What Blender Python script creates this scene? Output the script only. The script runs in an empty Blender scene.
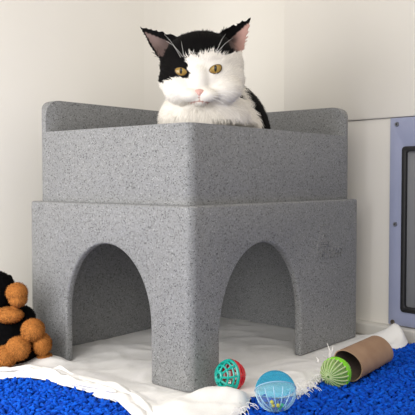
import bpy, bmesh, math, random
import numpy as np
from mathutils import Vector, Matrix, noise
from mathutils.bvhtree import BVHTree
from mathutils.geometry import delaunay_2d_cdt

random.seed(7); rng = np.random.default_rng(7)
scene = bpy.context.scene
COL = scene.collection
PI = math.pi

# ------------------------------------------------------------------ camera
CAM = Vector((-.659, -.584, .272)); YAW, PITCH, FPX = .7019, -.0397, 714.35
FW = Vector((math.cos(YAW) * math.cos(PITCH), math.sin(YAW) * math.cos(PITCH), math.sin(PITCH)))
RT = Vector((math.sin(YAW), -math.cos(YAW), 0)); UP = RT.cross(FW)
cd = bpy.data.cameras.new('camera'); cam = bpy.data.objects.new('camera', cd); COL.objects.link(cam)
cd.sensor_width = 36; cd.lens = FPX / 415 * 36; cd.clip_start = .02
cam.matrix_world = Matrix.Translation(CAM) @ Matrix((RT, UP, -FW)).transposed().to_4x4()
scene.camera = cam

def ray(px, py): return FW + RT * ((px - 207.5) / FPX) + UP * ((207.5 - py) / FPX)
def at(px, py, d): return CAM + ray(px, py) * d                     # point at a distance along the view axis
def ground(px, py, z=0.0):
    r = ray(px, py); return CAM + r * ((z - CAM.z) / r.z)
def onplane(px, py, p0, n):
    r = ray(px, py); return CAM + r * ((Vector(p0) - CAM).dot(Vector(n)) / r.dot(Vector(n)))
def proj(p):
    d = p - CAM; z = d.dot(FW); return 207.5 + FPX * d.dot(RT) / z, 207.5 - FPX * d.dot(UP) / z

# ------------------------------------------------------------------ objects
def thing(name, label, cat, loc=(0, 0, 0), rotz=0, group=None):
    o = bpy.data.objects.new(name, None); COL.objects.link(o)
    o.empty_display_size = .02
    o.location = loc; o.rotation_euler = (0, 0, rotz); o['label'] = label; o['category'] = cat
    if group: o['group'] = group
    return o
def tag(o, label, cat, group=None):
    o['label'] = label; o['category'] = cat
    if group: o['group'] = group
    return o
def finish(me, smooth=True, angle=40):
    if smooth:
        for p in me.polygons: p.use_smooth = True
        if angle: me.set_sharp_from_angle(angle=math.radians(angle))
def link(name, me, mat, parent=None, local=False):
    """one mesh object; coordinates are world ones unless local, and are rebased on the parent"""
    o = bpy.data.objects.new(name, me); COL.objects.link(o)
    if mat and not me.materials: me.materials.append(mat)
    if parent:
        o.parent = parent
        if not local:
            r = parent
            M = r.matrix_basis.copy()
            while r.parent: r = r.parent; M = r.matrix_basis @ M
            me.transform(M.inverted())
    return o
def from_bm(bm, name='m', smooth=True, angle=40):
    me = bpy.data.meshes.new(name); bmesh.ops.recalc_face_normals(bm, faces=bm.faces); bm.to_mesh(me); bm.free(); finish(me, smooth, angle); return me
def obj(name, bm, mat, parent=None, local=False, smooth=True, angle=40):
    return link(name, from_bm(bm, name, smooth, angle), mat, parent, local)
def rebase(o, loc):
    """move a single-mesh thing's origin to its base"""
    o.data.transform(Matrix.Translation(-Vector(loc))); o.location = loc; return o
def evaluated(me, mods):
    o = bpy.data.objects.new('tmp', me); COL.objects.link(o); extra = []
    for kind, kw in mods:
        m = o.modifiers.new(kind, kind)
        for k, v in kw.items():
            if k == 'object':
                t = bpy.data.objects.new('tmpc', v); COL.objects.link(t); extra.append(t); v = t
            setattr(m, k, v)
    dg = bpy.context.evaluated_depsgraph_get(); dg.update()
    out = bpy.data.meshes.new_from_object(o.evaluated_get(dg))
    for t in extra + [o]: bpy.data.objects.remove(t)
    return out
def box(bm, x0, x1, y0, y1, z0, z1):
    vs = [bm.verts.new((x, y, z)) for x in (x0, x1) for y in (y0, y1) for z in (z0, z1)]
    for f in ((0, 1, 3, 2), (4, 6, 7, 5), (0, 4, 5, 1), (2, 3, 7, 6), (0, 2, 6, 4), (1, 5, 7, 3)): bm.faces.new([vs[i] for i in f])
    return vs
def bevel_box(bm, x0, x1, y0, y1, z0, z1, r, seg=2):
    b2 = bmesh.new(); box(b2, x0, x1, y0, y1, z0, z1)
    bmesh.ops.bevel(b2, geom=b2.edges[:], offset=r, segments=seg, profile=.5, affect='EDGES')
    me = bpy.data.meshes.new('t'); b2.to_mesh(me); b2.free(); bm.from_mesh(me); bpy.data.meshes.remove(me)
def prism(pts, axis, a0, a1):
    """closed outline extruded along an axis; pts are (u, v) on the other two"""
    bm = bmesh.new()
    def P(u, v, w): return (w, u, v) if axis == 0 else (u, w, v) if axis == 1 else (u, v, w)
    a = [bm.verts.new(P(u, v, a0)) for u, v in pts]; b = [bm.verts.new(P(u, v, a1)) for u, v in pts]
    bm.faces.new(a); bm.faces.new(b[::-1])
    for i in range(len(pts)):
        j = (i + 1) % len(pts); bm.faces.new((a[i], b[i], b[j], a[j]))
    me = bpy.data.meshes.new('prism'); bmesh.ops.recalc_face_normals(bm, faces=bm.faces); bm.to_mesh(me); bm.free(); return me
def round_rect(x0, x1, y0, y1, r, seg=6):
    out = []
    for cx, cy, a in ((x1 - r, y1 - r, 0), (x0 + r, y1 - r, PI / 2), (x0 + r, y0 + r, PI), (x1 - r, y0 + r, 1.5 * PI)):
        for i in range(seg + 1):
            t = a + PI / 2 * i / seg; out.append((cx + r * math.cos(t), cy + r * math.sin(t)))
    return out
def tube(bm, pts, rad, n=6, closed=False, caps=True, flat=None):
    pts = [Vector(p) for p in pts]; m = len(pts); rings = []
    t0 = (pts[1] - pts[0]).normalized(); nx = t0.orthogonal().normalized()
    for i, p in enumerate(pts):
        if closed: t = (pts[(i + 1) % m] - pts[i - 1]).normalized()
        else: t = (pts[min(i + 1, m - 1)] - pts[max(i - 1, 0)]).normalized()
        nx = (nx - t * nx.dot(t)).normalized(); ny = t.cross(nx)
        r = rad(i / max(1, m - 1)) if callable(rad) else rad
        rings.append([bm.verts.new(p + (nx * math.cos(2 * PI * k / n) + ny * math.sin(2 * PI * k / n)) * r) for k in range(n)])
    for i in range(m if closed else m - 1):
        a, b = rings[i], rings[(i + 1) % m]
        for k in range(n): bm.faces.new((a[k], a[(k + 1) % n], b[(k + 1) % n], b[k]))
    if caps and not closed: bm.faces.new(rings[0][::-1]); bm.faces.new(rings[-1])
def ellipsoid(bm, c, r, seg=20, rings=12, rot=None):
    M = Matrix.Translation(c) @ (rot.to_4x4() if rot else Matrix.Identity(4)) @ Matrix.Diagonal((r[0], r[1], r[2], 1))
    bmesh.ops.create_uvsphere(bm, u_segments=seg, v_segments=rings, radius=1, matrix=M)
def frame_of(z, hint=Vector((0, 0, 1))):
    z = z.normalized(); x = hint.cross(z)
    if x.length < 1e-4: x = Vector((1, 0, 0))
    x.normalize(); return Matrix((x, z.cross(x), z)).transposed()

# ------------------------------------------------------------------ materials
def srgb(r, g, b):
    f = lambda c: (c / 255 / 12.92) if c <= 10 else ((c / 255 + .055) / 1.055) ** 2.4
    return (f(r), f(g), f(b), 1)
def mat(name, col, rough=.6, **kw):
    m = bpy.data.materials.new(name); m.use_nodes = True; b = m.node_tree.nodes['Principled BSDF']
    b.inputs['Base Color'].default_value = col; b.inputs['Roughness'].default_value = rough
    for k, v in kw.items(): b.inputs[k].default_value = v
    return m
def nodes(m): return m.node_tree.nodes, m.node_tree.links, m.node_tree.nodes['Principled BSDF']
def noisy(name, c1, c2, scale, rough=.6, bump=0, bscale=None, detail=4, **kw):
    m = mat(name, c1, rough, **kw); N, L, b = nodes(m)
    tc = N.new('ShaderNodeTexCoord'); n = N.new('ShaderNodeTexNoise'); n.inputs['Scale'].default_value = scale; n.inputs['Detail'].default_value = detail
    r = N.new('ShaderNodeValToRGB'); r.color_ramp.elements[0].color = c1; r.color_ramp.elements[1].color = c2
    r.color_ramp.elements[0].position = .35; r.color_ramp.elements[1].position = .65
    L.new(tc.outputs['Object'], n.inputs['Vector']); L.new(n.outputs['Fac'], r.inputs['Fac']); L.new(r.outputs['Color'], b.inputs['Base Color'])
    if bump:
        n2 = N.new('ShaderNodeTexNoise'); n2.inputs['Scale'].default_value = bscale or scale; n2.inputs['Detail'].default_value = 3
        bp = N.new('ShaderNodeBump'); bp.inputs['Strength'].default_value = bump; bp.inputs['Distance'].default_value = .001
        L.new(tc.outputs['Object'], n2.inputs['Vector']); L.new(n2.outputs['Fac'], bp.inputs['Height']); L.new(bp.outputs['Normal'], b.inputs['Normal'])
    return m
def attr_mat(name, rough=.8, **kw):
    m = mat(name, (1, 1, 1, 1), rough, **kw); N, L, b = nodes(m)
    a = N.new('ShaderNodeAttribute'); a.attribute_name = 'tint'; L.new(a.outputs['Color'], b.inputs['Base Color']); return m
def clear(name, tint, body, fac, rough=.15):
    """thin tinted plastic: part see-through, part milky"""
    m = mat(name, body, rough); N, L, b = nodes(m); out = N['Material Output']
    t = N.new('ShaderNodeBsdfTransparent'); t.inputs['Color'].default_value = tint
    f = N.new('ShaderNodeMath'); f.operation = 'POWER'; f.inputs[1].default_value = 3.5
    lw = N.new('ShaderNodeLayerWeight'); L.new(lw.outputs['Facing'], f.inputs[0])
    ad = N.new('ShaderNodeMath'); ad.operation = 'ADD'; ad.inputs[1].default_value = fac; ad.use_clamp = True
    mx = N.new('ShaderNodeMixShader')
    L.new(f.outputs[0], ad.inputs[0]); L.new(ad.outputs[0], mx.inputs['Fac']); L.new(t.outputs[0], mx.inputs[1]); L.new(b.outputs[0], mx.inputs[2]); L.new(mx.outputs[0], out.inputs['Surface'])
    return m

def speckled():
    m = mat('speckled_grey_plastic', srgb(150, 152, 155), .55); N, L, b = nodes(m)
    tc = N.new('ShaderNodeTexCoord')
    v = N.new('ShaderNodeTexVoronoi'); v.inputs['Scale'].default_value = 760
    L.new(tc.outputs['Object'], v.inputs['Vector'])
    sp = N.new('ShaderNodeSeparateColor'); L.new(v.outputs['Color'], sp.inputs['Color'])
    r = N.new('ShaderNodeValToRGB'); r.color_ramp.interpolation = 'CONSTANT'; e = r.color_ramp.elements
    e[0].position = 0; e[0].color = srgb(82, 82, 83)
    e[1].position = .07; e[1].color = srgb(119, 120, 121)
    for p, c in ((.30, srgb(132, 133, 134)), (.62, srgb(137, 138, 139)), (.86, srgb(143, 144, 145)), (.97, srgb(160, 161, 161))):
        k = e.new(p); k.color = c
    L.new(sp.outputs['Red'], r.inputs['Fac'])
    n = N.new('ShaderNodeTexNoise'); n.inputs['Scale'].default_value = 14; n.inputs['Detail'].default_value = 3; L.new(tc.outputs['Object'], n.inputs['Vector'])
    mr = N.new('ShaderNodeMapRange'); mr.inputs['To Min'].default_value = .93; mr.inputs['To Max'].default_value = 1.07; L.new(n.outputs['Fac'], mr.inputs['Value'])
    mx = N.new('ShaderNodeMix'); mx.data_type = 'RGBA'; mx.blend_type = 'MULTIPLY'; mx.inputs['Factor'].default_value = 1
    L.new(r.outputs['Color'], mx.inputs['A']); L.new(mr.outputs['Result'], mx.inputs['B']); L.new(mx.outputs['Result'], b.inputs['Base Color'])
    n2 = N.new('ShaderNodeTexNoise'); n2.inputs['Scale'].default_value = 500; L.new(tc.outputs['Object'], n2.inputs['Vector'])
    bp = N.new('ShaderNodeBump'); bp.inputs['Strength'].default_value = .25; bp.inputs['Distance'].default_value = .0008
    L.new(n2.outputs['Fac'], bp.inputs['Height']); L.new(bp.outputs['Normal'], b.inputs['Normal'])
    return m

M = dict(
    house=speckled(),
    wall=noisy('cream_paint', srgb(230, 226, 218), srgb(234, 230, 223), 3, .55, .05, 300),
    floor=noisy('pale_floor', srgb(200, 196, 188), srgb(208, 204, 196), 6, .5),
    sill=noisy('sill_paint', srgb(214, 211, 204), srgb(220, 216, 209), 5, .5),
    cloth=noisy('white_cotton', srgb(238, 236, 232), srgb(243, 241, 239), 30, .9, .35, 900),
    rug=attr_mat('blue_chenille', .8, **{'Specular IOR Level': .15}),
    backing=noisy('rug_backing', srgb(10, 50, 130), srgb(14, 60, 150), 60, .9),
    fur=attr_mat('short_fur', .8, **{'Specular IOR Level': .12}),
    plush=attr_mat('plush_pile', .95, **{'Specular IOR Level': .1}),
    eye=attr_mat('cat_eye', .06),
    nose=noisy('pink_skin', srgb(206, 158, 148), srgb(214, 168, 158), 300, .45),
    whisker=mat('whisker', srgb(240, 238, 234), .4),
    teal=mat('teal_plastic', srgb(10, 165, 150), .3),
    red=mat('red_plastic', srgb(205, 40, 48), .3),
    bell=mat('bell_metal', srgb(200, 195, 185), .25, Metallic=1),
    blue_cap=clear('blue_clear_plastic', srgb(140, 222, 245), srgb(80, 190, 225), .14),
    blue_low=clear('pale_blue_clear_plastic', srgb(236, 247, 252), srgb(222, 240, 248), .09),
    blue_rib=clear('blue_rib_plastic', srgb(215, 240, 252), srgb(190, 228, 246), .55),
    yellow=mat('yellow_bead', srgb(245, 215, 30), .3),
    green_bead=mat('green_bead', srgb(50, 190, 130), .3),
    lime=mat('lime_plastic', srgb(130, 215, 30), .35),
    lime_clear=clear('pale_lime_clear_plastic', srgb(232, 244, 214), srgb(188, 210, 150), .25),
    lime_half=clear('lime_clear_plastic', srgb(170, 225, 90), srgb(140, 215, 50), .45),
    lime_rib=clear('pale_rib_plastic', srgb(225, 240, 205), srgb(205, 222, 165), .75),
    card=noisy('kraft_card', srgb(152, 121, 96), srgb(164, 133, 107), 40, .85, .1, 500),
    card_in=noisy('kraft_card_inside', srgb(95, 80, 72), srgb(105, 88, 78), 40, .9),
    panel=noisy('blue_grey_metal', srgb(150, 157, 186), srgb(158, 164, 192), 12, .45),
    gasket=mat('black_rubber', srgb(28, 28, 30), .5),
    flap=noisy('grey_flap', srgb(128, 130, 134), srgb(140, 141, 144), 8, .4),
    screw=mat('screw_metal', srgb(170, 172, 178), .3, Metallic=.9),
    rust=noisy('brown_screw', srgb(95, 85, 70), srgb(120, 110, 95), 200, .5, Metallic=.5),
    dark=mat('dark_slot', srgb(45, 45, 48), .6),
    black_plastic=mat('glossy_black', srgb(14, 13, 13), .15),
)

# ------------------------------------------------------------------ room
TH = math.radians(6)
P0 = Vector((.470, -.09, 0)); RW = math.atan2(-math.cos(TH), -math.sin(TH))         # right wall: local x runs along it to the right, y into it
N_R = Vector((-math.cos(TH), math.sin(TH), 0)); T_R = Vector((-math.sin(TH), -math.cos(TH), 0))
LEDGE = .3755
def struct(name, bm, m, loc=(0, 0, 0), rz=0, smooth=False):
    o = obj(name, bm, m, smooth=smooth); o.location = loc; o.rotation_euler.z = rz; o['kind'] = 'structure'; return o
bm = bmesh.new(); box(bm, -3, 3, -3, 3, -.1, 0); struct('floor', bm, M['floor'])
bm = bmesh.new(); box(bm, -.52, 2.4, 0, .1, 0, LEDGE); bevel_box(bm, -.52, 2.4, -.005, .1, LEDGE + .0007, 2.4, .0025); struct('wall_right', bm, M['wall'], P0, RW, True)
bm = bmesh.new(); bevel_box(bm, -.46, 2.4, -.020, .02, 0, .0225, .004, 3); struct('baseboard_right', bm, M['sill'], P0, RW, True)
PL = Vector((.42, .388, 0))
bm = bmesh.new(); box(bm, -2.6, .2, 0, .1, 0, 2.4); struct('wall_left', bm, M['wall'], PL, -TH)
N_L = Vector((-math.sin(TH), -math.cos(TH), 0)); T_L = Vector((math.cos(TH), -math.sin(TH), 0))
q = (PL - P0).dot(N_R); CN = PL + T_L * (q / -T_L.dot(N_R))
EXT = .20; steps = 240; th_ = [PI / 2 * (lambda t: t * t * (3 - 2 * t))((k + .5) / steps) for k in range(steps)]
ds = EXT / sum(math.cos(t) for t in th_)                    # softly rounded inside corner
bm = bmesh.new(); p = CN + N_L * EXT + N_R * .0049; pr_ = None
for k in range(steps + 1):
    if k % 3 == 0:
        pair = [bm.verts.new((p.x, p.y, z)) for z in (0, 2.4)]
        if pr_: bm.faces.new((pr_[0], pair[0], pair[1], pr_[1]))
        pr_ = pair
    if k < steps: p = p - N_L * (math.cos(th_[k]) * ds) + N_R * (math.sin(th_[k]) * ds)
struct('trim_1', bm, M['wall'], smooth=True)

# ------------------------------------------------------------------ cat house
W, D, Z0 = .431, .334, .004
H1, H2, H3 = .2385, .3435, .3925
T, INS = .0125, .0115
house = thing('cat_house', 'speckled grey moulded plastic cat house with two arched doorways and a raised tray on top', 'cat house', (W / 2, D / 2, Z0))
def arch(x0, x1, ztop, z0=-.05, seg=28):
    c = (x0 + x1) / 2; r = (x1 - x0) / 2; zs = ztop - r * ARCH
    return [(x0, z0)] + [(c - r * math.cos(PI * i / seg), zs + r * ARCH * math.sin(PI * i / seg)) for i in range(seg + 1)] + [(x1, z0)]
ARCH = 1.22
def hx(px, py): return onplane(px, py, (0, 0, 0), (0, 1, 0))     # on the right-hand face
def hy(px, py): return onplane(px, py, (0, 0, 0), (1, 0, 0))     # on the left-hand face
body = prism(round_rect(0, W, 0, D, .013, 7), 2, Z0, H1)
cav = prism(round_rect(T, W - .0265, T, D - .0265, .012, 5), 2, -.05, H1 - T)
a_r = prism(arch(hx(220, 330).x, hx(301, 330).x, hx(261, 242.5).z), 1, -.05, T + .04)
a_l = prism(arch(hy(150.5, 330).y, hy(66.5, 330).y, hy(104, 243.5).z), 0, -.05, T + .04)
me = evaluated(body, [('BOOLEAN', dict(object=cav, operation='DIFFERENCE', solver='EXACT')), ('BOOLEAN', dict(object=a_r, operation='DIFFERENCE', solver='EXACT')),
                      ('BOOLEAN', dict(object=a_l, operation='DIFFERENCE', solver='EXACT')), ('BEVEL', dict(width=.0042, segments=3, limit_method='ANGLE', angle_limit=math.radians(50)))])
finish(me, True, 35); base_part = link('arched_base', me, M['house'], house)
# raised tray
out = prism(round_rect(INS, W - INS, INS, D - INS, .014, 7), 2, H1 - .002, H3)
tr = .019
inn = prism(round_rect(INS + tr, W - INS - tr, INS + tr, D - INS - tr, .012, 5), 2, H1 + .012, H3 + .1)
c1 = prism([(-.1, -.1), (W - INS - tr, -.1), (W - INS - tr, D - INS - tr), (-.1, D - INS - tr)], 2, H2, H3 + .1)
R = .026
def corner_cut(e, R):
    return [(e - .03, H3 + .03), (e - .03, H3 - R)] + [(e + R - R * math.cos(PI / 2 * i / 8), H3 - R + R * math.sin(PI / 2 * i / 8)) for i in range(9)] + [(e + R, H3 + .03)]
c2 = prism(corner_cut(INS, R), 1, D - INS - tr - .03, D + .05)
c3 = prism(corner_cut(INS, R), 0, W - INS - tr - .03, W + .05)
me = evaluated(out, [('BOOLEAN', dict(object=c, operation='DIFFERENCE', solver='EXACT')) for c in (inn, c1, c2, c3)] + [('BEVEL', dict(width=.0045, segments=3, limit_method='ANGLE', angle_limit=math.radians(50)))])
finish(me, True, 35); link('tray', me, M['house'], house)
# raised mark on the right-hand face: a little arched house over a word
mk = bmesh.new()
p = hx(319, 226); q = hx(329.5, 246); x0, x1, z1, z0 = p.x, q.x, p.z, q.z
wln = .0018
def bar(xa, za, xb, zb): tube(mk, [(xa, -.0001, za), (xb, -.0001, zb)], wln * .55, 5)
bar(x0, z1, x1, z1); bar(x1, z1, x1, z0); bar(x0, z1, x0, z0)
xm = (x0 + x1) / 2
tube(mk, [(xm - .0052 * math.cos(t * PI / 10), -.0001, z0 + .013 + .007 * math.sin(t * PI / 10)) for t in range(11)], wln * .55, 5)
for k in range(3): bar(x0, z0 + .0035 * k + .001, x1, z0 + .0035 * k + .001)
obj('house_mark', mk, M['house'], house)
tc = bpy.data.curves.new('t', 'FONT'); tc.body = 'Peterest'; tc.size = .0165; tc.shear = .3; tc.extrude = .0011; tc.bevel_depth = .0002; tc.align_x = 'LEFT'
to = bpy.data.objects.new('t', tc); COL.objects.link(to)
dg = bpy.context.evaluated_depsgraph_get(); tm = bpy.data.meshes.new_from_object(to.evaluated_get(dg)); bpy.data.objects.remove(to)
a = hx(315, 260); b = hx(343, 260); s = (b.x - a.x) / max(v.co.x for v in tm.vertices)
tm.transform(Matrix.Translation((a.x, -.0002, a.z)) @ Matrix.Rotation(PI / 2, 4, 'X') @ Matrix.Diagonal((s, s * 1.45, 1, 1)))
tm.materials.clear(); link('raised_word', tm, M['house'], house)

# ------------------------------------------------------------------ access panel on the right wall
def rw(px, py): # local coordinates on the right wall
    h = onplane(px, py, P0, N_R); d = h - P0; return d.dot(T_R), h.z
px0, pz1 = rw(392.5, 118.2); pz0 = .0245
panel = thing('wall_panel', 'blue-grey metal panel with black rubber gasket screwed to cream wall', 'panel', P0 + T_R * (px0 + .12) + Vector((0, 0, pz0)), RW)
pw = .12; ph = LEDGE - .0005 - pz0
gx0 = rw(404, 230)[0] - px0 - pw; gz1 = rw(409, 146.5)[1] - pz0; gz0 = rw(409, 312)[1] - pz0
def cutbox(x0, x1, y0, y1, z0, z1, r):
    return prism([(x, z) for x, z in round_rect(x0, x1, z0, z1, r, 4)], 1, y0, y1)
fr = bmesh.new(); box(fr, -pw, pw, -.007, .0, 0, ph); me = bpy.data.meshes.new('f'); bmesh.ops.recalc_face_normals(fr, faces=fr.faces); fr.to_mesh(me); fr.free()
me = evaluated(me, [('BOOLEAN', dict(object=cutbox(gx0 + .001, -gx0 - .001, -.05, .05, gz0 + .001, gz1 - .001, .006), operation='DIFFERENCE', solver='EXACT')), ('BEVEL', dict(width=.0009, segments=2, limit_method='ANGLE'))])
finish(me, True, 35); link('frame', me, M['panel'], panel, local=True)
me = evaluated(cutbox(gx0, -gx0, -.0105, -.001, gz0, gz1, .006), [('BOOLEAN', dict(object=cutbox(gx0 + .008, -gx0 - .008, -.05, .05, gz0 + .009, gz1 - .008, .004), operation='DIFFERENCE', solver='EXACT')), ('BEVEL', dict(width=.0012, segments=2, limit_method='ANGLE'))])
finish(me, True, 35); link('gasket', me, M['gasket'], panel, local=True)
fl = bmesh.new(); bevel_box(fl, gx0 + .007, -gx0 - .007, -.004, -.001, gz0 + .008, gz1 - .007, .001); obj('flap', fl, M['flap'], panel, local=True)
for sx in (0, 1):
    for j, (qx, qy) in enumerate(((399.3, 124.5), (397.5, 224), (394.8, 321.3))):
        lx, lz = rw(qx, qy); lx -= px0 + pw; lz -= pz0
        if sx: lx = -lx
        s = bmesh.new(); bmesh.ops.create_cone(s, cap_ends=True, segments=16, radius1=.0042, radius2=.0034, depth=.002, matrix=Matrix.Translation((lx, -.0079, lz)) @ Matrix.Rotation(PI / 2, 4, 'X'))
        so = obj('screw', s, M['rust'] if j == 2 else M['screw'], panel, local=True)
        if j == 2: so['label'] = 'brown rusty screw head'
        s = bmesh.new()
        for an in (.5, .5 + PI / 2):
            c, sn = math.cos(an) * .0022, math.sin(an) * .0022
            tube(s, [(lx - c, -.0088, lz - sn), (lx + c, -.0088, lz + sn)], .0005, 5)
        obj('slot', s, M['dark'], so, local=True)

# ------------------------------------------------------------------ white sheet under the house
edge_px = [(-70, 384), (-30, 379), (0, 375.5), (25, 374), (48, 377), (60, 381), (72, 384), (88, 388), (97, 393), (112, 396), (124, 402), (133, 411), (146, 420), (175, 433), (205, 428), (222, 417), (236, 412), (247, 406), (252, 394),
           (262, 392), (280, 394), (296, 391), (304, 390), (313, 383), (321, 376), (334, 369), (352, 362), (376, 352), (392, 346)]
edge = [ground(x, y, .012).to_2d() for x, y in edge_px] + [ground(x, y, z).to_2d() for x, y, z in ((401, 341, .018), (407.5, 331, .028), (394, 326.5, .028))]
back = [Vector((.438, -.01)), Vector((.438, .1)), Vector((.448, .30)), Vector((.30, .346)), Vector((.02, .372)), Vector((-.17, .385)), Vector((-.33, .36))]
ctrl = edge + back
def catmull(P, closed=True, per=10):
    out = []; n = len(P)
    for i in range(n if closed else n - 1):
        g = (lambda k: P[k % n]) if closed else (lambda k: P[max(0, min(n - 1, k))])
        a, b, c, d = g(i - 1), g(i), g(i + 1), g(i + 2)
        for j in range(per):
            t = j / per; out.append(.5 * ((2 * b) + (c - a) * t + (2 * a - 5 * b + 4 * c - d) * t * t + (3 * b - a - 3 * c + d) * t ** 3))
    if not closed: out.append(P[-1].copy())
    return out
outline = catmull(ctrl, True, 8)
OL = np.array([(p.x, p.y) for p in outline])
def inside_many(P, poly):
    x, y = P[:, 0], P[:, 1]; r = np.zeros(len(P), bool); j = len(poly) - 1
    for i in range(len(poly)):
        xi, yi = poly[i]; xj, yj = poly[j]
        c = ((yi > y) != (yj > y)) & (x < (xj - xi) * (y - yi) / (yj - yi + 1e-12) + xi); r ^= c; j = i
    return r
def dist_edge(P, poly):
    best = np.full(len(P), 9.)
    for i in range(len(poly)):
        a = poly[i - 1]; b = poly[i]; ab = b - a; L2 = ab @ ab + 1e-12
        t = np.clip(((P - a) @ ab) / L2, 0, 1); best = np.minimum(best, np.linalg.norm(P - a - t[:, None] * ab, axis=1))
    return best
def sstep(a, b, x):
    t = np.clip((x - a) / (b - a), 0, 1); return t * t * (3 - 2 * t)
mn, mx = OL.min(0), OL.max(0)
st = .0055
gx, gy = np.meshgrid(np.arange(mn[0], mx[0], st), np.arange(mn[1], mx[1], st)); pts = np.stack([gx.ravel(), gy.ravel()], 1) + rng.uniform(-.001, .001, (gx.size, 2))
ins = inside_many(pts, OL); pts = pts[ins]; de = dist_edge(pts, OL); pts = pts[de > .003]
# finer near the front edges
fx, fy = np.meshgrid(np.arange(mn[0], mx[0], .0028), np.arange(mn[1], mx[1], .0028)); fp = np.stack([fx.ravel(), fy.ravel()], 1) + rng.uniform(-.0006, .0006, (fx.size, 2))
fp = fp[inside_many(fp, OL)]; fd = dist_edge(fp, OL); ofront = (fp[:, 0] < -.004) | (fp[:, 1] < -.004); fp = fp[(fd > .002) & ofront]
keep = ~((pts[:, 0] < -.004) | (pts[:, 1] < -.004)); pts = np.concatenate([pts[keep], fp])
cv, ce, cf, _, _, _ = delaunay_2d_cdt([Vector(p) for p in OL] + [Vector(p) for p in pts], [(i, (i + 1) % len(OL)) for i in range(len(OL))], [], 1, 1e-6)
V2 = np.array([(v.x, v.y) for v in cv]); DE = dist_edge(V2, OL)
def wall_gap(P):
    """distance to the footprint of the house walls (ring), 0 on it"""
    x, y = P[:, 0], P[:, 1]
    dx = np.maximum(np.maximum(-x, x - W), 0); dy = np.maximum(np.maximum(-y, y - D), 0); dout = np.hypot(dx, dy)
    din = np.minimum(np.minimum(x - T, W - T - x), np.minimum(y - T, D - T - y))
    g = np.where(dout > 0, dout, np.where(din > 0, din, 0))
    # doorways are open
    xa, xb = hx(220, 330).x + .004, hx(301, 330).x - .004; ya, yb = hy(150.5, 330).y + .004, hy(66.5, 330).y - .004
    opn = ((x > xa) & (x < xb) & (y < T + .02) & (y > -.02)) | ((y > ya) & (y < yb) & (x < T + .02) & (x > -.02))
    door = np.where((y < T + .02), np.minimum(x - xa, xb - x), np.minimum(y - ya, yb - y))
    return np.where(opn, np.maximum(g, np.maximum(door, 0)), g)
def cloth_h(P):
    g = sstep(.0, .014, wall_gap(P)); o = ((P[:, 0] < 0) | (P[:, 1] < 0)).astype(float)
    outd = np.maximum(np.maximum(-P[:, 0], -P[:, 1]), 0)
    h = np.zeros(len(P))
    for i, (x, y) in enumerate(P):
        a = noise.noise((x * 16, y * 16, 1.3)); b = noise.noise((x * 45, y * 45, 4.)); c = noise.noise((x * 110, y * 110, 7.7))
        w = noise.noise((x * 9, y * 9, 11.)) * .02
        f = 1 - abs(noise.noise(((x + w) * 14 + 3, (y + w) * 14, 21.)))           # creases
        h[i] = .0022 * a + .0006 * b + .00015 * c + .0016 * max(0, f - .85) / .15
    base = .0045 + .004 * sstep(0, .05, outd)
    # piled mound in front of the corner, lump against the sill
    def mound(px, py, r1, amp):
        c = ground(px, py, .01); return amp * np.exp(-((P[:, 0] - c.x) ** 2 + (P[:, 1] - c.y) ** 2) / r1 ** 2)
    h = base + np.maximum(h, -.002) + mound(212, 402, .03, .016) + mound(180, 412, .03, .010) + mound(238, 402, .018, .008) + mound(399, 339, .026, .027) * (.5 + .5 * sstep(0, .010, dist_edge(P, OL))) + mound(372, 340, .02, .008) + mound(50, 362, .03, .010) + mound(90, 378, .03, .004)
    h = .0022 + (h - .0022) * g
    return h
HZ = cloth_h(V2)
fr_edge = (V2[:, 0] < .0) | (V2[:, 1] < .0)
# rolled folds that run beside the edge
wv = np.array([noise.noise((p[0] * 14, p[1] * 14, 31.)) for p in V2]); wv2 = np.array([noise.noise((p[0] * 17, p[1] * 17, 37.)) for p in V2])
dd = DE + .006 * wv
left_front = sstep(.02, -.02, V2[:, 0]) * sstep(-.02, .03, V2[:, 1] - V2[:, 0] * .2)
fold = (.006 * np.exp(-((dd - .010) / .005) ** 2) + .005 * np.exp(-((dd - .026) / .006) ** 2)) * (.7 + .8 * wv2)
HZ = HZ + np.where(fr_edge, fold * (.25 + .75 * left_front), 0)
HZ = np.where(fr_edge, HZ - .006 * sstep(.006, 0, DE), HZ)
HZ = np.maximum(HZ, .0022)
HZ = np.where(fr_edge & (DE < .004), np.maximum(HZ, .006), HZ)
me = bpy.data.meshes.new('sheet'); me.from_pydata([(V2[i, 0], V2[i, 1], HZ[i]) for i in range(len(V2))], [], [list(f) for f in cf]); me.update()
b = bmesh.new(); b.from_mesh(me); bmesh.ops.recalc_face_normals(b, faces=b.faces)
if sum(f.normal.z for f in b.faces) < 0: bmesh.ops.reverse_faces(b, faces=b.faces)
b.to_mesh(me); b.free()
me = evaluated(me, [('SMOOTH', dict(factor=.4, iterations=2)), ('SOLIDIFY', dict(thickness=.0012, offset=1))]); finish(me, True, 60)
sheet = thing('sheet', 'rumpled white cotton sheet spread under the grey cat house over the blue rug', 'sheet', (.1, .05, .0022))
link('cloth', me, M['cloth'], sheet)
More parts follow.
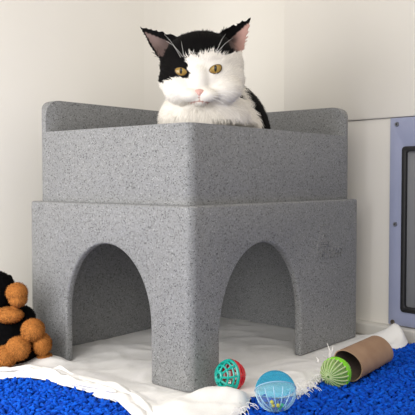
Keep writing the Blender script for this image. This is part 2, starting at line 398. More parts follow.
# doubled hem along the front left edge: an uneven folded roll
def hem(pxs, z, seed, wid, hgt):
    P = catmull([ground(x, y, z) for x, y in pxs], False, 14); bm = bmesh.new(); rings = []
    for i, p in enumerate(P):
        t = (P[min(i + 1, len(P) - 1)] - P[max(0, i - 1)]); t.z = 0; t.normalize(); s = Vector((-t.y, t.x, 0))
        u = i * .075 + seed; wn = noise.noise((u, 0, seed)); wh = noise.noise((u * 1.3, 4, seed)); wo = noise.noise((u * .8, 9, seed))
        end = min(1, i / 6, (len(P) - 1 - i) / 6); w = wid * (1 + .55 * wn) * (.3 + .7 * end); h = hgt * (1 + .6 * wh) * (.35 + .65 * end)
        c = p + s * wo * .004 + Vector((0, 0, wh * .002))
        ring = []
        for k in range(14):
            a = 2 * PI * k / 14; x = math.cos(a); y = math.sin(a); y = math.copysign(abs(y) ** .8, y)
            y += .35 * x * x * wn + .22 * math.cos(3 * a + 1.0)
            ring.append(bm.verts.new(c + s * x * w + Vector((0, 0, y * h))))
        rings.append(ring)
    for a, b in zip(rings, rings[1:]):
        for k in range(14): bm.faces.new((a[k], a[(k + 1) % 14], b[(k + 1) % 14], b[k]))
    bm.faces.new(rings[0]); bm.faces.new(rings[-1][::-1])
    return bm
obj('hem', hem([(-40, 377), (0, 372), (22, 371), (46, 373), (58, 376), (70, 381), (86, 385), (96, 389), (112, 393), (123, 398), (132, 407), (144, 418)], .0115, 3.1, .0090, .0042), M['cloth'], sheet, angle=80)
obj('hem', hem([(20, 368), (46, 369), (62, 369), (74, 374), (90, 380), (108, 385), (124, 391), (138, 400), (152, 413)], .0130, 8.4, .0062, .0034), M['cloth'], sheet, angle=80)
obj('hem', hem([(-30, 373), (4, 369.5), (30, 369.5), (52, 372), (66, 377), (82, 383), (98, 387), (116, 392)], .0165, 14.2, .0050, .0026), M['cloth'], sheet, angle=80)
# frayed threads on the right-hand edge
bm = bmesh.new(); rr = random.Random(5)
for (qx, qy), n in (((300, 389), 34), ((310, 384), 26), ((318, 377), 22), ((292, 391), 14), ((322, 371), 14), ((240, 409), 16), ((247, 405), 12), ((329, 356), 5)):
    for k in range(n):
        p = ground(qx + rr.uniform(-6, 6), qy + rr.uniform(-3, 3), .013); d = RT * rr.uniform(-1, 1) - Vector((FW.x, FW.y, 0)) * rr.uniform(.1, 1.2) + Vector((0, 0, rr.uniform(-.2, .8)))
        d.normalize(); L = rr.uniform(.006, .017); q = []
        for j in range(6):
            q.append(p.copy()); d = (d + Vector((rr.uniform(-.5, .5), rr.uniform(-.5, .5), -.25))).normalized(); p = p + d * L / 5; p.z = max(p.z, .007)
        tube(bm, q, .00035, 4)
for base, tip in (((330, 358), (327, 343)), ((329, 356), (333, 345)), ((318, 362), (316, 357))):   # stiff wisps standing up
    p = ground(*base, .012); d = at(*tip, (p - CAM).dot(FW)); tube(bm, [p, p.lerp(d, .5) + RT * .002, d], lambda t: .0018 * (1 - t) + .0003, 5)
o = obj('fringe', bm, M['cloth'], sheet); o['kind'] = 'stuff'; o['label'] = 'frayed white threads'

# ------------------------------------------------------------------ blue rug
rug = thing('rug', 'deep blue shaggy chenille rug lying in front of the white sheet', 'rug', (-.1, -.1, 0))
bm = bmesh.new(); box(bm, -.62, .436, -.62, .33, 0, .0015); obj('backing', bm, M['backing'], rug, smooth=False)
sp = .0052
gx, gy = np.meshgrid(np.arange(-.62, .432, sp), np.arange(-.62, .33, sp)); tp = np.stack([gx.ravel(), gy.ravel()], 1) + rng.uniform(-.0022, .0022, (gx.size, 2))
dep = (tp[:, 0] - CAM.x) * FW.x + (tp[:, 1] - CAM.y) * FW.y
tp = tp[dep > .62]
inn_ = inside_many(tp, OL); dE = dist_edge(tp, OL); tp = tp[(~inn_) | (dE < .012)]
under = inside_many(tp, OL)
tp = tp[(tp[:, 0] < .43 - .0 * tp[:, 1])]; under = inside_many(tp, OL)
n = len(tp); NS, NR = 6, 5
ang = rng.uniform(0, 2 * PI, n); lean = rng.uniform(.35, 1.1, n); Ln = rng.uniform(.008, .0135, n); Ln = np.where(under, Ln * .5, Ln); rad = rng.uniform(.0019, .0027, n)
FLAT = []       # pile pressed down under the things that lie on it
for qx, qy, qd, qr in ((275.5, 391.3, .822, .012), (336, 372.6, .930, .011), (349, 366, .945, .019), (356, 362, .965, .019), (366, 357, .985, .017), (376, 352, 1.01, .012)):
    q = at(qx, qy, qd); Ln = np.where(np.hypot(tp[:, 0] - q.x, tp[:, 1] - q.y) < qr, Ln * .25, Ln)
dirx, diry = np.cos(ang), np.sin(ang)
verts = np.zeros((n, NR * NS + 1, 3)); 
for j in range(NR):
    t = j / (NR - 1); th = lean * t * 1.5
    cx = tp[:, 0] + dirx * Ln * t * np.sin(th) * .75; cy = tp[:, 1] + diry * Ln * t * np.sin(th) * .75; cz = .001 + Ln * t * np.cos(th * .75) * .72
    pr = rad * (.8, 1, 1.08, 1, .62)[j]
    for k in range(NS):
        a = 2 * PI * k / NS
        # ring plane tilted with the tuft
        ux, uy = -diry, dirx; vx, vy, vz = dirx * np.cos(th), diry * np.cos(th), -np.sin(th)
        verts[:, j * NS + k, 0] = cx + pr * (math.cos(a) * ux + math.sin(a) * vx)
        verts[:, j * NS + k, 1] = cy + pr * (math.cos(a) * uy + math.sin(a) * vy)
        verts[:, j * NS + k, 2] = np.maximum(.001, cz + pr * math.sin(a) * vz)
    if j == NR - 1:
        verts[:, -1, 0] = cx + dirx * rad * .5 * np.sin(th); verts[:, -1, 1] = cy + diry * rad * .5 * np.sin(th); verts[:, -1, 2] = cz + rad * .5 * np.cos(th)
fq = []
for j in range(NR - 1):
    for k in range(NS): fq.append((j * NS + k, j * NS + (k + 1) % NS, (j + 1) * NS + (k + 1) % NS, (j + 1) * NS + k))
ft = [((NR - 1) * NS + k, (NR - 1) * NS + (k + 1) % NS, NR * NS) for k in range(NS)]
nv = NR * NS + 1; offs = (np.arange(n) * nv)
def mesh_np(name, verts, quads, tris):
    me = bpy.data.meshes.new(name); nq, nt = len(quads), len(tris)
    me.vertices.add(len(verts)); me.vertices.foreach_set('co', verts.astype(np.float32).ravel())
    li = np.concatenate([quads.ravel(), tris.ravel()]).astype(np.int32); me.loops.add(len(li)); me.loops.foreach_set('vertex_index', li)
    me.polygons.add(nq + nt)
    me.polygons.foreach_set('loop_start', np.concatenate([np.arange(nq) * 4, nq * 4 + np.arange(nt) * 3]).astype(np.int32))
    me.update(calc_edges=True); me.validate(); return me
Q = (np.array(fq)[None] + offs[:, None, None]).reshape(-1, 4); Tt = (np.array(ft)[None] + offs[:, None, None]).reshape(-1, 3)
me = mesh_np('pile', verts.reshape(-1, 3), Q, Tt)
for p in me.polygons: p.use_smooth = True
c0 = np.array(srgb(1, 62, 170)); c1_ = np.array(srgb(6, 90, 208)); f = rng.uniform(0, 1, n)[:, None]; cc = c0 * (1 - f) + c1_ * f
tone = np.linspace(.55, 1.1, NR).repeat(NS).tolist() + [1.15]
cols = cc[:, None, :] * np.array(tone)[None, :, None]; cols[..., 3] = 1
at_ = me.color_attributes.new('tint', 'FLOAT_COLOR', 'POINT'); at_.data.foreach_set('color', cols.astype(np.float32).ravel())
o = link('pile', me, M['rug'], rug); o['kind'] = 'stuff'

# ------------------------------------------------------------------ furry bodies
def furry(name, bm, voxel, smooth_it, colorf, dirf, lenf, count, width, mat_, parent, lift=.35, jitter=.25, var=(.86, 1.08), skip=None, clampf=None):
    me0 = bpy.data.meshes.new('b'); bmesh.ops.recalc_face_normals(bm, faces=bm.faces); bm.to_mesh(me0); bm.free()
    me = evaluated(me0, [('REMESH', dict(mode='VOXEL', voxel_size=voxel)), ('SMOOTH', dict(factor=.5, iterations=smooth_it))])
    nvv = len(me.vertices); co = np.zeros(nvv * 3); me.vertices.foreach_get('co', co); co = co.reshape(-1, 3)
    if clampf: co = clampf(co); me.vertices.foreach_set('co', co.ravel()); me.update()
    no = np.zeros(nvv * 3); me.vertex_normals.foreach_get('vector', no); no = no.reshape(-1, 3)
    polys = [list(p.vertices) for p in me.polygons]
    me.calc_loop_triangles(); nt = len(me.loop_triangles); tri = np.zeros(nt * 3, int); me.loop_triangles.foreach_get('vertices', tri); tri = tri.reshape(-1, 3)
    A, B, C = co[tri[:, 0]], co[tri[:, 1]], co[tri[:, 2]]; area = np.linalg.norm(np.cross(B - A, C - A), axis=1)
    r = np.random.default_rng(3); ti = r.choice(nt, count, p=area / area.sum())
    u = r.uniform(0, 1, (count, 2)); fl = u.sum(1) > 1; u[fl] = 1 - u[fl]; w0 = 1 - u.sum(1)
    P = A[ti] * w0[:, None] + B[ti] * u[:, :1] + C[ti] * u[:, 1:]
    Nn = no[tri[ti, 0]] * w0[:, None] + no[tri[ti, 1]] * u[:, :1] + no[tri[ti, 2]] * u[:, 1:]; Nn /= np.linalg.norm(Nn, axis=1)[:, None] + 1e-9
    if skip is not None: k = ~skip(P); P, Nn = P[k], Nn[k]; count = len(P)
    Dr = dirf(P, Nn); Dr = Dr - Nn * (Dr * Nn).sum(1)[:, None]; Dr /= np.linalg.norm(Dr, axis=1)[:, None] + 1e-9
    Dr = Dr + Nn * lift + r.normal(0, jitter, (count, 3)); Dr /= np.linalg.norm(Dr, axis=1)[:, None]
    S = np.cross(Nn, Dr); S /= np.linalg.norm(S, axis=1)[:, None] + 1e-9
    L = (lenf(P) * r.uniform(.6, 1.2, count))[:, None]; wd = width
    base = P - Nn * .0006; D2 = Dr - Nn * .25
    hv = np.stack([base - S * wd, base + S * wd, base + Dr * L * .5 - S * wd * .75, base + Dr * L * .5 + S * wd * .75, base + Dr * L * .5 + D2 * L * .5], 1)
    # faces: (0,1,3,2) and (2,3,4); turn them outward
    off = nvv + np.arange(count) * 5
    hq = np.stack([off + 1, off, off + 2, off + 3], 1); ht = np.stack([off + 3, off + 2, off + 4], 1)
    e1 = hv[:, 0] - hv[:, 1]; e2 = hv[:, 2] - hv[:, 0]; gn = np.cross(e1, e2); flip = (gn * Nn).sum(1) < 0
    hq[flip] = hq[flip][:, ::-1]; ht[flip] = ht[flip][:, ::-1]
    qs = np.array([p for p in polys if len(p) == 4], int).reshape(-1, 4); ts = np.array([p for p in polys if len(p) == 3], int).reshape(-1, 3)
    allv = np.concatenate([co, hv.reshape(-1, 3)])
    m2 = mesh_np(name, allv, np.concatenate([qs, hq]), np.concatenate([ts, ht]))
    cb = colorf(co); ch = colorf(P) * r.uniform(var[0], var[1], (count, 1)); ch = np.repeat(ch, 5, axis=0)
    cols = np.concatenate([cb * .92, ch]); cols = np.concatenate([cols, np.ones((len(cols), 1))], 1)
    a = m2.color_attributes.new('tint', 'FLOAT_COLOR', 'POINT'); a.data.foreach_set('color', cols.astype(np.float32).ravel())
    for p in m2.polygons: p.use_smooth = True
    nr = np.concatenate([no, np.repeat(Nn, 5, axis=0)]); m2.normals_split_custom_set_from_vertices([tuple(x) for x in nr])
    bvh = BVHTree.FromPolygons([tuple(x) for x in co], polys)
    return link(name, m2, mat_, parent), bvh
def pxy(P):
    d = P - np.array(CAM); z = d @ np.array(FW); return 207.5 + FPX * (d @ np.array(RT)) / z, 207.5 - FPX * (d @ np.array(UP)) / z, z
def blob(bm, px, py, d, rx, ry, rz, roll=0):
    """ellipsoid facing the viewer's side: rx, rz as seen (pixels at that distance), ry depth in metres"""
    k = d / FPX; h = Vector((FW.x, FW.y, 0)).normalized()
    rot = Matrix((RT, h, Vector((0, 0, 1)))).transposed() @ Matrix.Rotation(roll, 3, 'Y')
    ellipsoid(bm, at(px, py, d), (rx * k, ry, rz * k), 24, 16, rot)

# ------------------------------------------------------------------ the cat
HF = Vector((FW.x, FW.y, 0)).normalized()
cat_base = CAM + HF * 1.07 + RT * .02; cat_base.z = H1 + .012
cat = thing('cat', 'black and white cat with amber eyes sitting in the top tray of the cat house', 'cat', cat_base, YAW - PI / 2)
bm = bmesh.new()
blob(bm, 202, 67, .990, 42, .050, 35)                 # skull
blob(bm, 202, 80, .982, 43, .044, 27)                 # lower face
blob(bm, 182, 90, .962, 18, .022, 15); blob(bm, 223, 89, .962, 19, .022, 15)
blob(bm, 191.5, 95.5, .942, 10.5, .013, 7); blob(bm, 207.5, 95.5, .942, 10.5, .013, 7)
blob(bm, 199.5, 80, .948, 11, .015, 16); blob(bm, 199.5, 101.5, .946, 9, .011, 5)
def cpos(l, d, z): p = CAM + HF * d + RT * l; p.z = z; return p
RC = Matrix((RT, HF, Vector((0, 0, 1)))).transposed()
def lump(l, d, z, rx, ry, rz): ellipsoid(bm, cpos(l, d, z), (rx, ry, rz), 24, 16, RC)
lump(-.004, 1.01, .355, .065, .048, .05); lump(-.003, 1.012, .315, .072, .054, .068)
lump(.038, 1.035, .312, .046, .05, .062); lump(-.025, 1.04, .305, .045, .05, .055)
lump(.022, 1.115, .333, .077, .085, .092); lump(.02, 1.17, .315, .075, .075, .062)
lump(-.03, 1.02, .262, .017, .04, .013); lump(.018, 1.01, .262, .017, .04, .013)   # tucked forepaws
for s in (-1, 1): lump(.02 + s * .06, 1.15, .285, .03, .06, .035)                    # haunches
tail = [cpos(.075, 1.19, .275), cpos(.11, 1.14, .266), cpos(.112, 1.09, .264), cpos(.095, 1.05, .263)]
tube(bm, catmull(tail, False, 6), lambda t: .0135 - .004 * t, 10)
# ears: curved shells with a hollow front
def ear(tip, outer, inner, root_d, back, tipd):
    t = at(*tip, tipd); o = at(*outer, root_d); i = at(*inner, root_d - .002); c = (o + i) / 2
    n = 9; front = []; rear = []
    for r in range(n + 1):
        s = r / n; row = []; row2 = []
        a = o.lerp(t, s); b = i.lerp(t, s); bow = math.sin(PI * min(1, s * 1.02)) * .0035
        a = a - (i - o).normalized() * bow * .8; b = b + (i - o).normalized() * bow * .6
        for q in range(7):
            u = q / 6; e = 4 * u * (1 - u); p = a.lerp(b, u); depth = e * back * (1 - s) ** .8
            row.append(p + HF * depth); row2.append(p + HF * (depth + .0052 * (1 - .45 * s) * (.35 + .65 * e)))
        front.append(row); rear.append(row2)
    vf = [[bm.verts.new(p) for p in row] for row in front]; vr = [[bm.verts.new(p) for p in row] for row in rear]
    for r in range(n):
        for q in range(6):
            bm.faces.new((vf[r][q], vf[r][q + 1], vf[r + 1][q + 1], vf[r + 1][q])); bm.faces.new((vr[r][q], vr[r + 1][q], vr[r + 1][q + 1], vr[r][q + 1]))
        bm.faces.new((vf[r][0], vf[r + 1][0], vr[r + 1][0], vr[r][0])); bm.faces.new((vf[r][6], vr[r][6], vr[r + 1][6], vf[r + 1][6]))
    for q in range(6):
        bm.faces.new((vf[0][q], vr[0][q], vr[0][q + 1], vf[0][q + 1])); bm.faces.new((vf[n][q], vf[n][q + 1], vr[n][q + 1], vr[n][q]))
ear((138.5, 25.5), (160, 60), (178, 36), .978, .016, .985)
ear((252, 16), (243, 54), (218, 33), .978, .016, .985)
BLACK = np.array([(120, 10), (262, 5), (252, 30), (246, 44), (241, 49), (238, 51), (233, 53), (228, 55.5), (224, 54), (217, 52.5), (211, 50.5), (207, 52), (204, 55), (200, 54), (197, 59), (194, 55), (190, 54), (187, 58), (187.5, 66), (190, 77.5), (184, 78), (178, 77.5), (172, 79), (166, 82), (157, 82), (140, 80)], float)
EAR_L = np.array([(144.5, 32), (170, 42), (163, 57), (158.5, 56)], float); EAR_R = np.array([(253, 19), (228, 41), (233, 51), (258, 54)], float)
wh = np.array(srgb(240, 235, 227)[:3]); bk = np.array(srgb(9, 8, 8)[:3]); pk = np.array(srgb(188, 150, 140)[:3]); gy_ = np.array(srgb(120, 102, 98)[:3]); mo = np.array(srgb(190, 150, 140)[:3])
h3 = lambda P, s, o: np.array([noise.noise((p[0] * s + o, p[1] * s, p[2] * s)) for p in P])
def cat_color(P):
    x, y, z = pxy(P); j = h3(P, 160, 3) * 3.2; k = h3(P, 160, 9) * 2.2
    c = np.tile(wh, (len(P), 1))
    dh = (P - np.array(CAM)) @ np.array(HF)
    head = (P[:, 2] > .352) & (dh < 1.06)
    blk = inside_many(np.stack([x + k, y + j], 1), BLACK) & head
    blk |= head & (dh > 1.0) & (P[:, 2] > .39)                      # nape and crown
    bodyb = (dh + j * .0012 > 1.058) & (P[:, 2] > .28 + .01 * k)
    bodyb &= (dh > 1.095) | (x + k * 1.5 > 243.5 + (y - 88) * .50)
    blk |= bodyb
    c[blk] = bk
    fe = dh < 1.004
    el = inside_many(np.stack([x, y], 1), EAR_L) & fe; er = inside_many(np.stack([x, y], 1), EAR_R) & fe
    c[el] = gy_ * (.55 + .75 * sstep(168, 152, x[el]))[:, None]
    f = sstep(231, 243, x[er] + k[er] * .8)[:, None]; c[er] = gy_ * .35 * (1 - f) + pk * f
    # mouth line and rim of the eyes
    m = (np.abs(x - 199.2) < .8) & (y > 97) & (y < 101.5) & (dh < .95); c[m] = mo
    yy = 101.3 + .10 * np.abs(x - 199.2) ** 1.25 * .9
    m = (np.abs(y - yy) < .7) & (np.abs(x - 199.2) < 11) & (dh < .96); c[m] = mo
    return c
NOSE = np.array(at(199.3, 90, .912))
def cat_dir(P, N):
    dh = (P - np.array(CAM)) @ np.array(HF); a = P - NOSE; a /= np.linalg.norm(a, axis=1)[:, None]
    a[:, 2] -= .12
    dn = np.tile(np.array((0, 0, -1.)), (len(P), 1)) + .5 * np.array(HF)
    w = sstep(.375, .35, P[:, 2])[:, None]; w = np.maximum(w, sstep(1.04, 1.08, dh)[:, None])
    earw = sstep(.468, .478, P[:, 2])[:, None]; up = np.tile(np.array((0, 0, 1.)), (len(P), 1))
    d = a * (1 - w) + dn * w; return d * (1 - earw) + up * earw
def cat_len(P):
    dh = (P - np.array(CAM)) @ np.array(HF); r = np.linalg.norm(P - NOSE, axis=1)
    L = .0025 + .0065 * sstep(.012, .06, r)
    L = np.where(P[:, 2] < .37, .011, L); L = np.where(dh > 1.06, .011, L)
    x, y, z = pxy(P); e = ((y < 50) & ((x < 179) | (x > 225))); return np.where(e & (P[:, 2] > .43), .0014, L)
EYES = [((181.3, 71.2), (6.8, 4.6), -.24, 1), ((215.2, 68.9), (7.2, 4.9), .42, -1)]
def skip(P):
    x, y, z = pxy(P); dh = (P - np.array(CAM)) @ np.array(HF); s = np.zeros(len(P), bool)
    for (ex, ey), (ra, rb), _, _ in EYES: s |= (((x - ex) / (ra + 1.8)) ** 2 + ((y - ey) / (rb + 1.8)) ** 2 < 1) & (dh < .98)
    s |= (np.abs(x - 199.3) < 6) & (y > 87) & (y < 98) & (dh < .95); return s
def in_tray(co):
    lo = co[:, 2] < H2 + .008; e = INS + tr + .003; co = co.copy()
    co[:, 0] = np.where(lo, np.clip(co[:, 0], e, W - e), co[:, 0]); co[:, 1] = np.where(lo, np.clip(co[:, 1], e, D - e), co[:, 1])
    co[:, 2] = np.maximum(co[:, 2], H1 + .0125); return co
body_o, cbvh = furry('body', bm, .0019, 13, cat_color, cat_dir, cat_len, 75000, .00042, M['fur'], cat, lift=.22, jitter=.13, skip=skip, clampf=in_tray)

def dome(center, nrm, up, outline, height, rings=8, colour=None):
    """low dome with the given outline (metres, local right/up)"""
    z = nrm.normalized(); x = up.cross(z).normalized(); y = z.cross(x); n = len(outline); bm = bmesh.new(); info = []
    c = bm.verts.new(center + z * height); info.append((0, 0, 0)); rows = []
    for r in range(1, rings + 1):
        s = r / rings; row = []
        for u, v in outline:
            row.append(bm.verts.new(center + x * u * s + y * v * s + z * height * (1 - s ** 2.2))); info.append((u * s, v * s, s))
        rows.append(row)
    for k in range(n):
        bm.faces.new((c, rows[0][k], rows[0][(k + 1) % n]))
        for a, b in zip(rows, rows[1:]): bm.faces.new((a[k], b[k], b[(k + 1) % n], a[(k + 1) % n]))
    skirt = [bm.verts.new(v.co - z * height * 2) for v in rows[-1]]; info += [(0, 0, 1.2)] * n
    for k in range(n): bm.faces.new((rows[-1][k], skirt[k], skirt[(k + 1) % n], rows[-1][(k + 1) % n]))
    me = bpy.data.meshes.new('dome'); bm.to_mesh(me); bm.free(); finish(me, True, 60)
    if colour:
        a = me.color_attributes.new('tint', 'FLOAT_COLOR', 'POINT')
        for i, q in enumerate(info): a.data[i].color = colour(*q)
    return me
for (ex, ey), (ra, rb), tilt, side in EYES:
    r = ray(ex, ey); hit, nr, _, dist = cbvh.ray_cast(CAM, r.normalized())
    k = (hit - CAM).dot(FW) / FPX; a, b = ra * k, rb * k
    n = (nr * .45 - r.normalized() * .9).normalized(); up = UP
    ol = []
    for i in range(40):
        t = 2 * PI * i / 40; u = math.cos(t); v = math.sin(t)
        v *= (1 - .28 * max(0, u * side) ** 3) * (.80 if v > 0 else 1.08)       # pointed towards the nose
        u2, v2 = a * u, b * v; ol.append((u2 * math.cos(tilt) - v2 * math.sin(tilt), u2 * math.sin(tilt) + v2 * math.cos(tilt)))
    def ecol(u, v, s, a=a, b=b):
        if s > .90: return srgb(28, 20, 16)
        pu, pv = u / a, (v - b * .02) / b
        if (pu / .20) ** 2 + (pv / .66) ** 2 < 1: return srgb(10, 9, 9)
        d = min(1, math.hypot(u / a, v / b)); g = .5 + .5 * d
        return srgb(int(172 - 35 * d), int(146 - 40 * d), int(72 - 20 * d))
    em = dome(hit + n * .0016, n, up, ol, .0024, 14, ecol); e_o = link('eye', em, M['eye'], cat)
hit, nr, _, _ = cbvh.ray_cast(CAM, ray(199.3, 92.2).normalized()); k = (hit - CAM).dot(FW) / FPX
ol = []
for i in range(30):
    t = 2 * PI * i / 30; u, v = math.cos(t), math.sin(t); w = 5.6 if v > 0 else 5.6 * (1 + v * .62); ol.append((u * w * k, (v * 3.6 - .4) * k))
link('nose', dome(hit + nr * .0004, (nr - ray(199, 92).normalized()).normalized(), UP, ol, .0026, 6), M['nose'], cat)
rr = random.Random(2)
def whisk(p, q, sag):
    h1, n1, _, _ = cbvh.ray_cast(CAM, ray(*p).normalized())
    if not h1: return
    e = at(q[0], q[1], (h1 - CAM).dot(FW) - .005); m_ = h1.lerp(e, .5) - HF * .008 + Vector((0, 0, sag)); b = bmesh.new()
    tube(b, catmull([h1, m_, e], False, 6), lambda t: .00022 * (1 - .75 * t), 4); obj('whisker', b, M['whisker'], cat)
for p, q, s in (((213, 94), (240, 101), .002), ((213, 96), (238, 107), .002), ((212, 98), (232, 112), .002), ((214, 93), (246, 95), .002), ((186, 95), (163, 101), .002), ((186, 97), (166, 107), .002), ((187, 98), (172, 112), .002),
                ((181, 58), (164, 34), .002), ((183, 57), (166, 41), .002), ((216, 53), (226, 34), .002), ((217, 53), (233, 38), .001), ((184, 57), (181, 41), .001)): whisk(p, q, s)

# ------------------------------------------------------------------ plush dog at the left
tb = ground(8, 366, .012); tb.z = .0105
toy = thing('plush_dog', 'small black and tan plush dog slumped at the left beside the cat house', 'plush toy', tb, YAW - PI / 2)
bm = bmesh.new(); TAN, BLK = np.array(srgb(180, 116, 58)[:3]), np.array(srgb(8, 8, 9)[:3]); TB = []
def tblob(px, py, d, rx, ry, rz, col):
    blob(bm, px, py, d, rx, ry, rz); k = d / FPX; TB.append((np.array(at(px, py, d)), np.array((rx * k, ry, rz * k)), col))
tblob(5, 336, 1.045, 28, .040, 27, BLK); tblob(24, 320, 1.04, 11, .02, 14, BLK); tblob(33, 342, 1.04, 10, .025, 18, BLK); tblob(10, 348, 1.03, 30, .035, 17, BLK)
tblob(-6, 293, 1.035, 22, .032, 22, BLK)
tblob(17, 292.5, 1.012, 10.5, .016, 9.5, TAN); tblob(18, 299, 1.012, 9, .015, 8, TAN); tblob(9, 315, 1.010, 14.5, .014, 7.8, TAN)
tblob(33, 330, 1.000, 11.6, .016, 11.2, TAN); tblob(42, 344, 1.010, 9.4, .016, 10.6, TAN)
tblob(18, 348.5, .990, 12.4, .016, 11.8, TAN); tblob(4, 357, .985, 12.5, .016, 11, TAN); tblob(44.5, 357, 1.02, 7.5, .012, 4.2, TAN)
tblob(-22, 345, 1.0, 12, .016, 12, TAN)
def toy_color(P):
    best = np.full(len(P), 9e9); c = np.zeros((len(P), 3)); R3 = np.array(RC)
    for ce, r, col in TB:
        q = ((P - ce) @ R3) / r; d = (q ** 2).sum(1) * (1.0 if col is BLK else .96); m = d < best; best[m] = d[m]; c[m] = col
    return c * (1 + .12 * h3(P, 300, 2))[:, None]
furry('body', bm, .0016, 1, toy_color, lambda P, N: np.tile(np.array((.1, .1, -.6)), (len(P), 1)) + .4 * N, lambda P: np.full(len(P), .0036), 45000, .00055, M['plush'], toy, lift=.8, jitter=.5, var=(.35, 1.5))
for ex, ey, d in ((-24, 297, 1.01), (6, 288, 1.045)):
    b = bmesh.new(); blob(b, ex, ey, d, 6, .008, 14, .3)
    me = from_bm(b); a = me.color_attributes.new('tint', 'FLOAT_COLOR', 'POINT')
    for v in a.data: v.color = (*BLK, 1)
    e = link('ear', me, M['plush'], toy)
b = bmesh.new(); ellipsoid(b, at(-2, 289, .998), (.003, .003, .003), 12, 8); obj('eye', b, M['black_plastic'], toy)

# ------------------------------------------------------------------ toy balls
def sphere_pt(c, Fm, r, th, ph): return c + Fm @ Vector((math.sin(th) * math.cos(ph), math.sin(th) * math.sin(ph), math.cos(th))) * r
# lattice ball
d = .893; r = 15.9 * d / FPX; c = at(230, 375.5, d)
ball = thing('lattice_ball', 'teal and red plastic lattice ball against the front post of the cat house', 'cat toy', (c.x, c.y, c.z - r))
ax = (-RT * .80 - HF * .58 + Vector((0, 0, .10))).normalized(); Fm = frame_of(ax)
for nm, sg, m_ in (('teal_half', 1, M['teal']), ('red_half', -1, M['red'])):
    G = Fm @ Matrix.Diagonal((1, 1, sg)); b = bmesh.new(); w = .0015
    for k in range(9): tube(b, [sphere_pt(c, G, r - w, .28 + (PI / 2 - .30) * j / 12, 2 * PI * (k + .3 * j / 12) / 9) for j in range(13)], w * 1.0, 6)
    for th, ww in ((.30, 1.5), (.78, .95), (1.18, .95), (1.50, 1.5)): tube(b, [sphere_pt(c, G, r - w, th, 2 * PI * j / 48) for j in range(48)], w * ww, 6, closed=True)
    cap = [sphere_pt(c, G, r - .001, .26, 2 * PI * j / 20) for j in range(20)]
    o = obj(nm, b, m_, ball); o['label'] = 'teal half' if sg > 0 else 'red half'
b = bmesh.new(); ellipsoid(b, c - Vector((0, 0, r * .5)), (r * .42,) * 3, 16, 10); obj('bell', b, M['bell'], ball)

# blue ball
d = .822; r = 20.6 * d / FPX; c = at(275.5, 391.3, d)
bb = thing('rattle_ball', 'clear blue ball with yellow and green beads inside, on the rug edge', 'cat toy', (c.x, c.y, c.z - r))
ax = (Vector((0, 0, 1)) * .78 + HF * .62 - RT * .03).normalized(); Fm = frame_of(ax)
def cap_mesh(c, Fm, r, t0, t1, n=40, m=14, ins=False):
    b = bmesh.new(); rows = []
    for j in range(m + 1):
        th = t0 + (t1 - t0) * j / m
        rows.append([b.verts.new(sphere_pt(c, Fm, r, th, 2 * PI * k / n)) for k in range(n)] if th > 1e-4 and th < PI - 1e-4 else [b.verts.new(sphere_pt(c, Fm, r, th, 0))])
    for p, q in zip(rows, rows[1:]):
        for k in range(n):
            k2 = (k + 1) % n
            if len(p) == 1: b.faces.new((p[0], q[k], q[k2]))
            elif len(q) == 1: b.faces.new((p[k], q[0], p[k2]))
            else: b.faces.new((p[k], q[k], q[k2], p[k2]))
    return b
o = obj('cap', cap_mesh(c, Fm, r, 0, 1.48), M['blue_cap'], bb); o['label'] = 'deeper blue upper cap'
obj('shell', cap_mesh(c, Fm, r * .985, 1.46, PI), M['blue_low'], bb)
b = bmesh.new(); tube(b, [sphere_pt(c, Fm, r, 1.48, 2 * PI * k / 48) for k in range(48)], .0007, 6, closed=True); obj('seam_ring', b, M['blue_rib'], bb)
for k in range(14):
    b = bmesh.new(); tube(b, [sphere_pt(c, Fm, r * .985, 1.7 + 1.05 * j / 10, 2 * PI * k / 14) for j in range(11)], lambda t: .0006 * math.sin(PI * (.08 + .84 * t)) + .0002, 6); obj('rib', b, M['blue_rib'], bb)
for dx, dy, dz, m_ in ((-.0040, -.0135, -.0125, 'yellow'), (.0015, -.0142, -.0120, 'yellow'), (-.0055, -.0150, -.0080, 'yellow'), (.0065, -.0125, -.0125, 'green_bead'), (.0040, -.0090, -.0165, 'green_bead')):
    b = bmesh.new(); ellipsoid(b, c + RT * dx + HF * dy + Vector((0, 0, dz)), (.0024,) * 3, 12, 8); o = obj('bead', b, M[m_], bb); o['label'] = ('yellow' if m_ == 'yellow' else 'green') + ' bead'

# green ball
d = .928; r = 15.8 * d / FPX; c = at(336, 372.6, d)
gb = thing('ribbed_ball', 'lime green ball with pale ribs leaning on the cardboard tube', 'cat toy', (c.x, c.y, c.z - r))
ax = (-RT * .62 - HF * .75 - Vector((0, 0, .08))).normalized(); Fm = frame_of(ax)
obj('shell', cap_mesh(c, Fm, r * .93, 0, 1.42), M['lime_clear'], gb)
for k in range(20):
    b = bmesh.new(); tube(b, [sphere_pt(c, Fm, r * .955, .10 + 1.32 * j / 10, 2 * PI * k / 20) for j in range(11)], lambda t: .00055 + .0006 * t, 6); obj('rib', b, M['lime_rib'], gb)
b = bmesh.new(); prof = [(r * .90, .0), (r * .99, .0), (r, .003), (r * .985, .0065), (r * .90, .0065)]
rings = [[b.verts.new(c + Fm @ Vector((q * math.cos(2 * PI * k / 48), q * math.sin(2 * PI * k / 48), .003 - z))) for q, z in prof] for k in range(48)]
for k in range(48):
    for j in range(5): b.faces.new((rings[k][j], rings[(k + 1) % 48][j], rings[(k + 1) % 48][(j + 1) % 5], rings[k][(j + 1) % 5]))
obj('rim', b, M['lime'], gb)
obj('half_shell', cap_mesh(c, Fm, r * .97, 1.72, PI), M['lime_half'], gb)

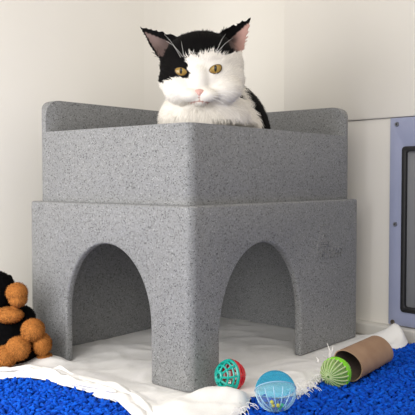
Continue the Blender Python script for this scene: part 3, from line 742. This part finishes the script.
# ------------------------------------------------------------------ cardboard tube
A_ = cpos(.188, .945, .0228); B_ = cpos(.249, 1.022, .0272); rt = .0195
axv = (B_ - A_).normalized(); Fm = frame_of(axv, Vector((0, 0, 1))); LT = (B_ - A_).length
tubeo = thing('cardboard_tube', 'brown empty cardboard roll lying on the blue rug by the sheet', 'cardboard tube', ((A_ + B_) / 2) - Vector((0, 0, rt)))
def tube_surface(rad, flip):
    b = bmesh.new(); rows = []; n = 48; m = 10
    for j in range(m + 1):
        t = j / m; row = []
        for k in range(n):
            a = 2 * PI * k / n; wob = 1 + .035 * math.cos(2 * a + .8) * (1 - t) + .015 * math.cos(3 * a)
            slant = .006 * math.sin(a + .6) * (1 - t)
            sq = .20 - .06 * t; u = math.cos(a) * rad * (1 + sq) + .0015 * math.cos(2 * a) * (1 - t); v = math.sin(a) * rad * (1 - sq); ta = .62
            row.append(b.verts.new(A_ + axv * (LT * t + slant) + Fm @ Vector((u * math.cos(ta) - v * math.sin(ta), u * math.sin(ta) + v * math.cos(ta), 0))))
        rows.append(row)
    for p, q in zip(rows, rows[1:]):
        for k in range(n): b.faces.new((p[k], p[(k + 1) % n], q[(k + 1) % n], q[k]))
    return b, rows
b, rows = tube_surface(rt, 0); obj('outer_wall', b, M['card'], tubeo)
b2 = bmesh.new()
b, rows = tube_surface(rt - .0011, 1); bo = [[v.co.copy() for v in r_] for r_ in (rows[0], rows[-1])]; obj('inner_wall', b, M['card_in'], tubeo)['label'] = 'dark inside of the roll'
b, rows = tube_surface(rt, 0); oo = [[v.co.copy() for v in r_] for r_ in (rows[0], rows[-1])]; b.free()
for I, O in zip(bo, oo):
    b = bmesh.new(); vi = [b.verts.new(p) for p in I]; vo = [b.verts.new(p) for p in O]
    for k in range(48): b.faces.new((vi[k], vi[(k + 1) % 48], vo[(k + 1) % 48], vo[k]))
    obj('rim', b, M['card'], tubeo)
# ------------------------------------------------------------------ light
def area(name, loc, target, size, energy, col):
    l = bpy.data.lights.new(name, 'AREA'); l.energy = energy; l.color = col; l.shape = 'RECTANGLE'; l.size, l.size_y = size
    o = bpy.data.objects.new(name, l); COL.objects.link(o); o.location = loc
    o.rotation_euler = (Vector(target) - Vector(loc)).to_track_quat('-Z', 'Y').to_euler(); return o
area('window_light', (-.68, .12, .30), (.0, .46, .16), (.45, .45), 4.9, (1, .99, .98))
area('front_fill', (-1.5, -.95, 1.25), (.3, .05, .2), (1.3, 1.3), 14.5, (1, .97, .92))  # added fill from above and behind the camera, no actual lamp there
w = bpy.data.worlds.new('world'); scene.world = w; w.use_nodes = True
bg = w.node_tree.nodes['Background']; bg.inputs['Color'].default_value = (1, .96, .91, 1); bg.inputs['Strength'].default_value = .72
scene.view_settings.view_transform = 'Standard'; scene.view_settings.look = 'None'; scene.view_settings.exposure = 0
